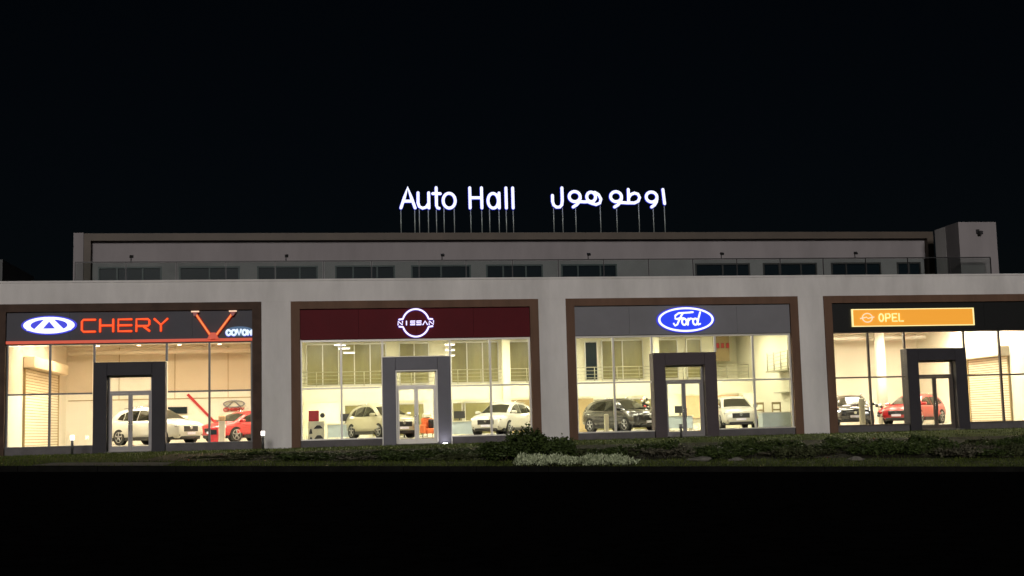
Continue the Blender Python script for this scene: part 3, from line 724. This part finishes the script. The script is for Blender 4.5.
# maroon bay
t = thing('display_board', 'white standing board with red top and dark car pictures at left of the maroon bay', 'display board', (7.66, 1.6, FZ))
new('board', bx(-.35, .35, 0, .05, 0, .85), m_wall_ye, t); new('red_panel', bx(-.33, .12, -.03, .03, .852, 1.32, bev=.02), m_red, t)
def blob(x, z, w_, h_): 
    return prism(bmesh.new(), [(x-w_, z), (x-w_*.7, z+h_*.5), (x-w_*.3, z+h_), (x+w_*.4, z+h_), (x+w_*.8, z+h_*.45), (x+w_, z+.01)], -.02, -.001)
for q in ((.08, .52, .2, .15), (-.24, .3, .07, .22), (.1, .08, .2, .16), (-.24, .04, .07, .12)): new('car_picture', blob(*q), m_black, t)
new('round_picture', cyl(bmesh.new(), (.27, .0, 1.1), (.27, .04, 1.1), .11), m_black, t)
t = thing('armchair', 'orange armchair with a dark cushion seen through the maroon bay door', 'armchair', (12.86, 4.2, FZ), R(20))
new('seat', bx(-.3, .3, -.3, .3, .18, .42, bev=.05), m_orange, t); new('backrest', bx(-.3, .3, .2, .34, .42, .9, bev=.05), m_orange, t); new('cushion', bx(.0, .26, .05, .19, .43, .85, bev=.05), m_black, t)
new('headrest', bx(-.24, .16, .18, .33, .9, 1.12, bev=.05), m_wall_ye, t)
for sx in (-1, 1):
    new('armrest', bx(min(sx*.3, sx*.38), max(sx*.3, sx*.38), -.3, .3, .2, .6, bev=.03), m_orange, t)
    for sy in (-1, 1): new('leg', cyl(bmesh.new(), (sx*.25, sy*.25, 0), (sx*.25, sy*.25, .18), .02), m_black, t)
for (x, y, lb) in ((12.0, 9.0, 'distant green grey office chair behind the maroon bay door'),):
    t = thing('office_chair', lb, 'chair', (x, y, FZ))
    new('seat', bx(-.25, .25, -.25, .25, .42, .5, bev=.02), m_black, t); new('backrest', bx(-.24, .24, .2, .27, .55, 1.1, bev=.02), m_black, t); new('pedestal', cyl(bmesh.new(), (0, 0, 0), (0, 0, .42), .04), m_black, t)
def desk(x, y, label):
    t = thing('sales_desk', label, 'desk', (x, y, FZ))
    new('desk_top', bx(-.8, .8, -.35, .35, .72, .76), m_cream, t); new('front_panel', bx(-.74, .74, -.3, -.27, .1, .718), m_counter, t)
    for sx in (-1, 1): new('leg', bx(sx*.76-.02, sx*.76+.02, -.33, .33, 0, .718), m_mull_light, t)
def monitor(x, y, label):
    t = thing('computer_monitor', label, 'monitor', (x, y, FZ+.761))
    new('screen', bx(-.28, .28, -.015, .015, .12, .48), m_black, t); new('stand', bx(-.03, .03, -.01, .03, 0, .12), m_black, t); new('foot', bx(-.12, .12, -.08, .08, 0, .012), m_black, t)
desk(8.95, 8.0, 'pale desk behind the board at the left of the maroon bay'); monitor(9.1, 8.0, 'black monitor on the desk at the left of the maroon bay')
desk(14.9, 8.2, 'pale desk between the entrance and the cream white SUV'); monitor(14.7, 8.2, 'black monitor on the desk behind the maroon bay entrance')
desk(25.9, 8.4, 'pale desk seen through the slate bay doors'); monitor(26.1, 8.4, 'black monitor on the desk seen through the slate bay doors')
def banner(x, y, w_, z0, z1, m, m2, label):
    t = thing('wall_poster', label, 'poster', (x, y, 0)); new('board', bx(-w_/2, w_/2, -.02, .0, z0, z1), m, t)
    new('colour_band', bx(-w_/2+.04, w_/2-.04, -.026, -.021, z0+.06, z0+(z1-z0)*.35), m2, t)
banner(14.3, 11.3, .5, 1.1, 2.0, m_wall_or, m_red, 'narrow poster with a red band under the mezzanine of the maroon bay')
banner(35.0, 11.95, 1.2, 2.2, 3.3, m_wall_ye, m_sig_pink, 'faint pale poster on the back wall of the right bay')
# slate bay
def totem(x, y, h_, w_, label):
    t = thing('totem', label, 'totem', (x, y, FZ))
    new('totem_body', bx(-w_/2, w_/2, -.06, .06, 0, h_, bev=.03), m_cream, t); new('base_plate', bx(-w_/2-.05, w_/2+.05, -.15, .15, -.0005, .03), m_black, t)
totem(20.57, 1.2, .85, .2, 'slim cream totem in front of the dark grey SUV')
totem(32.78, 1.3, 1.3, .26, 'cream totem in front of the black car in the amber signed bay')
def balloons(x, y, hgt, label, n=26):
    t = thing('balloon_column', label, 'balloons', (x, y, FZ))
    new('pole', cyl(bmesh.new(), (0, 0, 0), (0, 0, hgt), .015), m_rail, t)
    for m, nm in ((m_red, 'red_balloons'), (m_black, 'black_balloons'), (m_wall_ye, 'white_balloons')):
        bm = bmesh.new()
        for _ in range(n//3):
            bmesh.ops.create_icosphere(bm, subdivisions=2, radius=random.uniform(.07, .10), matrix=Matrix.Translation((random.uniform(-.28, .28), random.uniform(-.1, .1), random.uniform(.4, 1)*hgt)))
        new(nm, bm, m, t, smooth=True)
balloons(24.15, 7.8, 1.75, 'tall column of red, black and white balloons beside the slate bay entrance')
balloons(35.95, 6.0, 1.0, 'low cluster of red, black and white balloons between the black and red cars')
t = thing('reception_counter', 'pale blue reception counter at the right of the slate signed bay', 'counter', (29.25, 2.6, FZ))
new('counter_body', bx(-.95, .98, -.3, .3, 0, .72, bev=.01), m_counter, t); new('counter_top', bx(-.98, .99, -.34, .34, .722, .77), m_mull_light, t)
for x, lb in ((28.75, 'tan desk chair behind the pale blue counter, nearer the white SUV'), (29.6, 'tan desk chair behind the pale blue counter, nearer the side wall')):
    t = thing('desk_chair', lb, 'chair', (x, 3.6, FZ), R(10))
    new('seat', bx(-.25, .25, -.25, .25, .5, .58, bev=.02), m_tan, t)
    bk = bmesh.new(); box(bk, -.24, -.19, .2, .25, .58, 1.25); box(bk, .19, .24, .2, .25, .58, 1.25); box(bk, -.19, .19, .2, .25, 1.15, 1.25); box(bk, -.19, .19, .2, .25, .85, .92)
    new('backrest', bk, m_tan, t); new('pedestal', cyl(bmesh.new(), (0, 0, 0), (0, 0, .5), .035), m_rail, t)
for i, x in enumerate((28.95, 29.22, 29.5)):
    t = thing('picture_frame', 'small dark red picture on the upper wall in the slate signed bay', 'picture', (x, 10.57, 4.72), group='row of three small red pictures')
    new('frame', bx(-.09, .09, 0, .025, -.14, .14), m_black, t); new('picture', bx(-.07, .07, -.01, -.001, -.12, .12), m_red, t)

# ------------------------------------------------------------------ bollards
m_bol = mat('bollard_lens', (1, 1, 1), .5, emit=(1, .9, .86), es=6)
def bollard(x, y, label, lit=True, h=.75):
    t = thing('bollard_light', label, 'bollard light', (x, y, 0), group='bollard lights before the facade')
    new('post', cyl(bmesh.new(), (0, 0, -.05), (0, 0, h-.2), .055, n=16), m_mull_dark, t)
    new('lens', cyl(bmesh.new(), (0, 0, h-.2), (0, 0, h-.03), .075, n=16), m_bol if lit else m_frame_grey, t)
    new('cap', cyl(bmesh.new(), (0, 0, h-.03), (0, 0, h), .085, .07, n=16), m_mull_dark if not lit else m_mull_light, t)
bollard(-2.04, -1.5, 'lit bollard lamp on the grass left of the left bay entrance', h=.8)
bollard(5.49, -1.5, 'lit bollard lamp in front of the white pier between the first two bays', h=.78)
bollard(23.32, -1.2, 'unlit bollard lamp in front of the slate bay entrance', lit=False, h=.6)
t = thing('ground_light', 'small white uplight in the grass at the right foot of the grey metal portal', 'ground light', (13.12, -.42, .0))
new('housing', cyl(bmesh.new(), (0, 0, -.05), (0, 0, .04), .11, n=16), m_mull_dark, t)
new('lens', cyl(bmesh.new(), (0, 0, .041), (0, 0, .05), .09, n=16), mat('uplight_lens', (1, 1, 1), .5, emit=(.95, .9, 1), es=70), t)

# ------------------------------------------------------------------ planting
def shrub_mesh(n, rx, ry, rz, leaf, m, seed, spiky=0):
    rnd = random.Random(seed); vs, fs = [], []
    lobes = [(rnd.uniform(-.7, .7)*rx, rnd.uniform(-.6, .6)*ry, rnd.uniform(.25, .75)*rz, rnd.uniform(.35, .6)) for _ in range(7)]
    for _ in range(n):
        lx, ly, lz, s = rnd.choice(lobes)
        u = Vector((rnd.gauss(0, 1), rnd.gauss(0, 1), rnd.gauss(0, 1))).normalized()*(rnd.random()**.4)
        p = Vector((lx+u.x*s*rx, ly+u.y*s*ry, max(.02, lz+u.z*s*rz)))
        if rnd.random() < .08: p.z += rnd.uniform(0, .25)*rz
        dr = Vector((rnd.gauss(0, 1), rnd.gauss(0, 1), rnd.gauss(0, .6)+(1.6 if spiky else .3))).normalized()
        sd_ = dr.cross(Vector((rnd.gauss(0, 1), rnd.gauss(0, 1), rnd.gauss(0, 1)))).normalized()
        l = leaf*rnd.uniform(.6, 1.3); wd_ = l*(.16 if spiky else .32)
        i = len(vs); vs += [p, p+dr*l*.5+sd_*wd_, p+dr*l, p+dr*l*.5-sd_*wd_]; fs.append((i, i+1, i+2, i+3))
    me = bpy.data.meshes.new('foliage'); me.from_pydata([tuple(v) for v in vs], [], fs); me.materials.append(m); return me
def shrub(name, label, x, y, me, s=(1, 1, 1), rz=0, group=None):
    t = thing(name, label, 'shrub', (x, y, gz(x, y)), rz, group=group)
    o = bpy.data.objects.new('foliage', me); col.objects.link(o); o.parent = t; o.scale = s
    sb = bmesh.new()
    for k in range(4):
        a = k*1.7+rz; cyl(sb, (.03*math.cos(a), .03*math.sin(a), -.03), (.22*s[0]*math.cos(a), .2*s[1]*math.sin(a), .3*s[2]), .014, .006, n=5)
    new('stems', sb, m_stem, t)
    return t
MS = [shrub_mesh(1500, .75, .55, .42, .10, m_leaf[0], 1), shrub_mesh(1300, .7, .5, .36, .10, m_leaf[1], 2), shrub_mesh(1500, .8, .6, .40, .09, m_leaf[0], 3), shrub_mesh(650, .75, .5, .34, .11, m_dry, 4)]
rnd = random.Random(11)
for row, yy in enumerate((-15.4, -14.0, -12.6, -11.0)):
    x = (7.5, 5.0, 4.2, 5.2)[row]
    while x < 43:
        k = rnd.choice((0, 1, 2, 0, 1, 3)); sc = rnd.uniform(.75, 1.15)
        if rnd.random() < .13: x += rnd.uniform(1.0, 1.6); continue
        shrub('low_shrub', 'low clipped shrub in the continuous dark planting strip before the showroom', x, yy+rnd.uniform(-.5, .5), MS[k], (sc*rnd.uniform(1.1, 1.5), sc*1.1, max(.3, min(.85, (.02-gz(x, yy))/.56))*rnd.uniform(.55, 1.12)), rnd.choice((0, 3.14))+rnd.uniform(-.4, .4), group='low shrubs in the planting strip')
        x += rnd.uniform(1.2, 1.7)
MB_ = [shrub_mesh(4200, .95, .8, 1.0, .12, m_leaf[0], 21), shrub_mesh(3600, .9, .7, .8, .12, m_leaf[0], 22)]
shrub('tall_shrub', 'tallest dark bushy shrub in front of the right edge of the maroon bay', 14.1, -16.4, MB_[0], (.8, .9, .82), .4)
shrub('tall_shrub', 'dark shrub with a thin top in front of the white pier beside the slate bay', 14.95, -16.0, MB_[1], (.7, .9, .74), 1.2)
shrub('tall_shrub', 'wide dark shrub left of the tallest one, below the white car', 13.3, -16.2, MB_[1], (.8, .9, .62), 2.2)
SV = [shrub_mesh(900, .55, .3, .22, .12, m_leaf[2], 31, 1), shrub_mesh(900, .6, .3, .25, .12, m_leaf[2], 32, 1)]
for q in range(7):
    xx = 13.75+q*.46
    shrub('silver_shrub', 'silvery green low plant in the bright row by the kerb below the slate bay', xx, -19.3+rnd.uniform(-.2, .2), SV[q % 2], (rnd.uniform(.8, 1.1), 1, rnd.uniform(.75, 1.2)), rnd.uniform(-.4, .4), group='silver plants in a row by the kerb')
for q, (xx, yy, s) in enumerate(((19.4, -16.6, .24), (20.6, -16.5, .17), (24.6, -16.4, .2))):
    bm = bmesh.new(); bmesh.ops.create_icosphere(bm, subdivisions=3, radius=1)
    for v in bm.verts:
        f = 1+.22*math.sin(v.co.x*3.1+q)+.15*math.sin(v.co.y*4.3+q*2)+.12*math.sin(v.co.z*5+q); v.co = Vector((v.co.x*f*s*1.5, v.co.y*f*s, v.co.z*f*s*.42))
    tag(new('garden_rock', bm, m_rock, smooth=True), 'pale low rock lying among the dark shrubs of the planting bed', 'rock', 'pale rocks in the planting bed').location = (xx, yy, gz(xx, yy)+s*.15)
# grass blades
rg = np.random.default_rng(5); NB = 60000
gx = rg.uniform(-12, 46, NB); gy = -20+19.8*rg.random(NB)**1.0; hh = rg.uniform(.035, .085, NB); an = rg.uniform(0, 6.28, NB)
keep = ~((gx > 2.4) & (gx < 44) & (gy > -15.3) & (gy < -6.7) & (rg.random(NB) < .85))
keep &= ~((gx > .1) & (gx < 3.7) & (gy > -19.7) & (gy < -16.5))
for c in BAY: keep &= ~((np.abs(gx-c) < 1.1) & (gy > -.6))
gx, gy, hh, an = gx[keep], gy[keep], hh[keep], an[keep]
vs = []; fs = []
for i in range(len(gx)):
    z = gz(gx[i], gy[i]); ca, sa = math.cos(an[i])*.012, math.sin(an[i])*.012; k = len(vs)
    vs += [(gx[i]-ca, gy[i]-sa, z), (gx[i]+ca, gy[i]+sa, z), (gx[i]+sa*2.4, gy[i]-ca*2.4, z+hh[i])]; fs.append((k, k+1, k+2))
me = bpy.data.meshes.new('grass'); me.from_pydata(vs, [], fs); me.materials.append(m_blade)
go = bpy.data.objects.new('grass', me); col.objects.link(go); tag(go, 'short grass blades over the lawn', 'grass', kind='stuff')
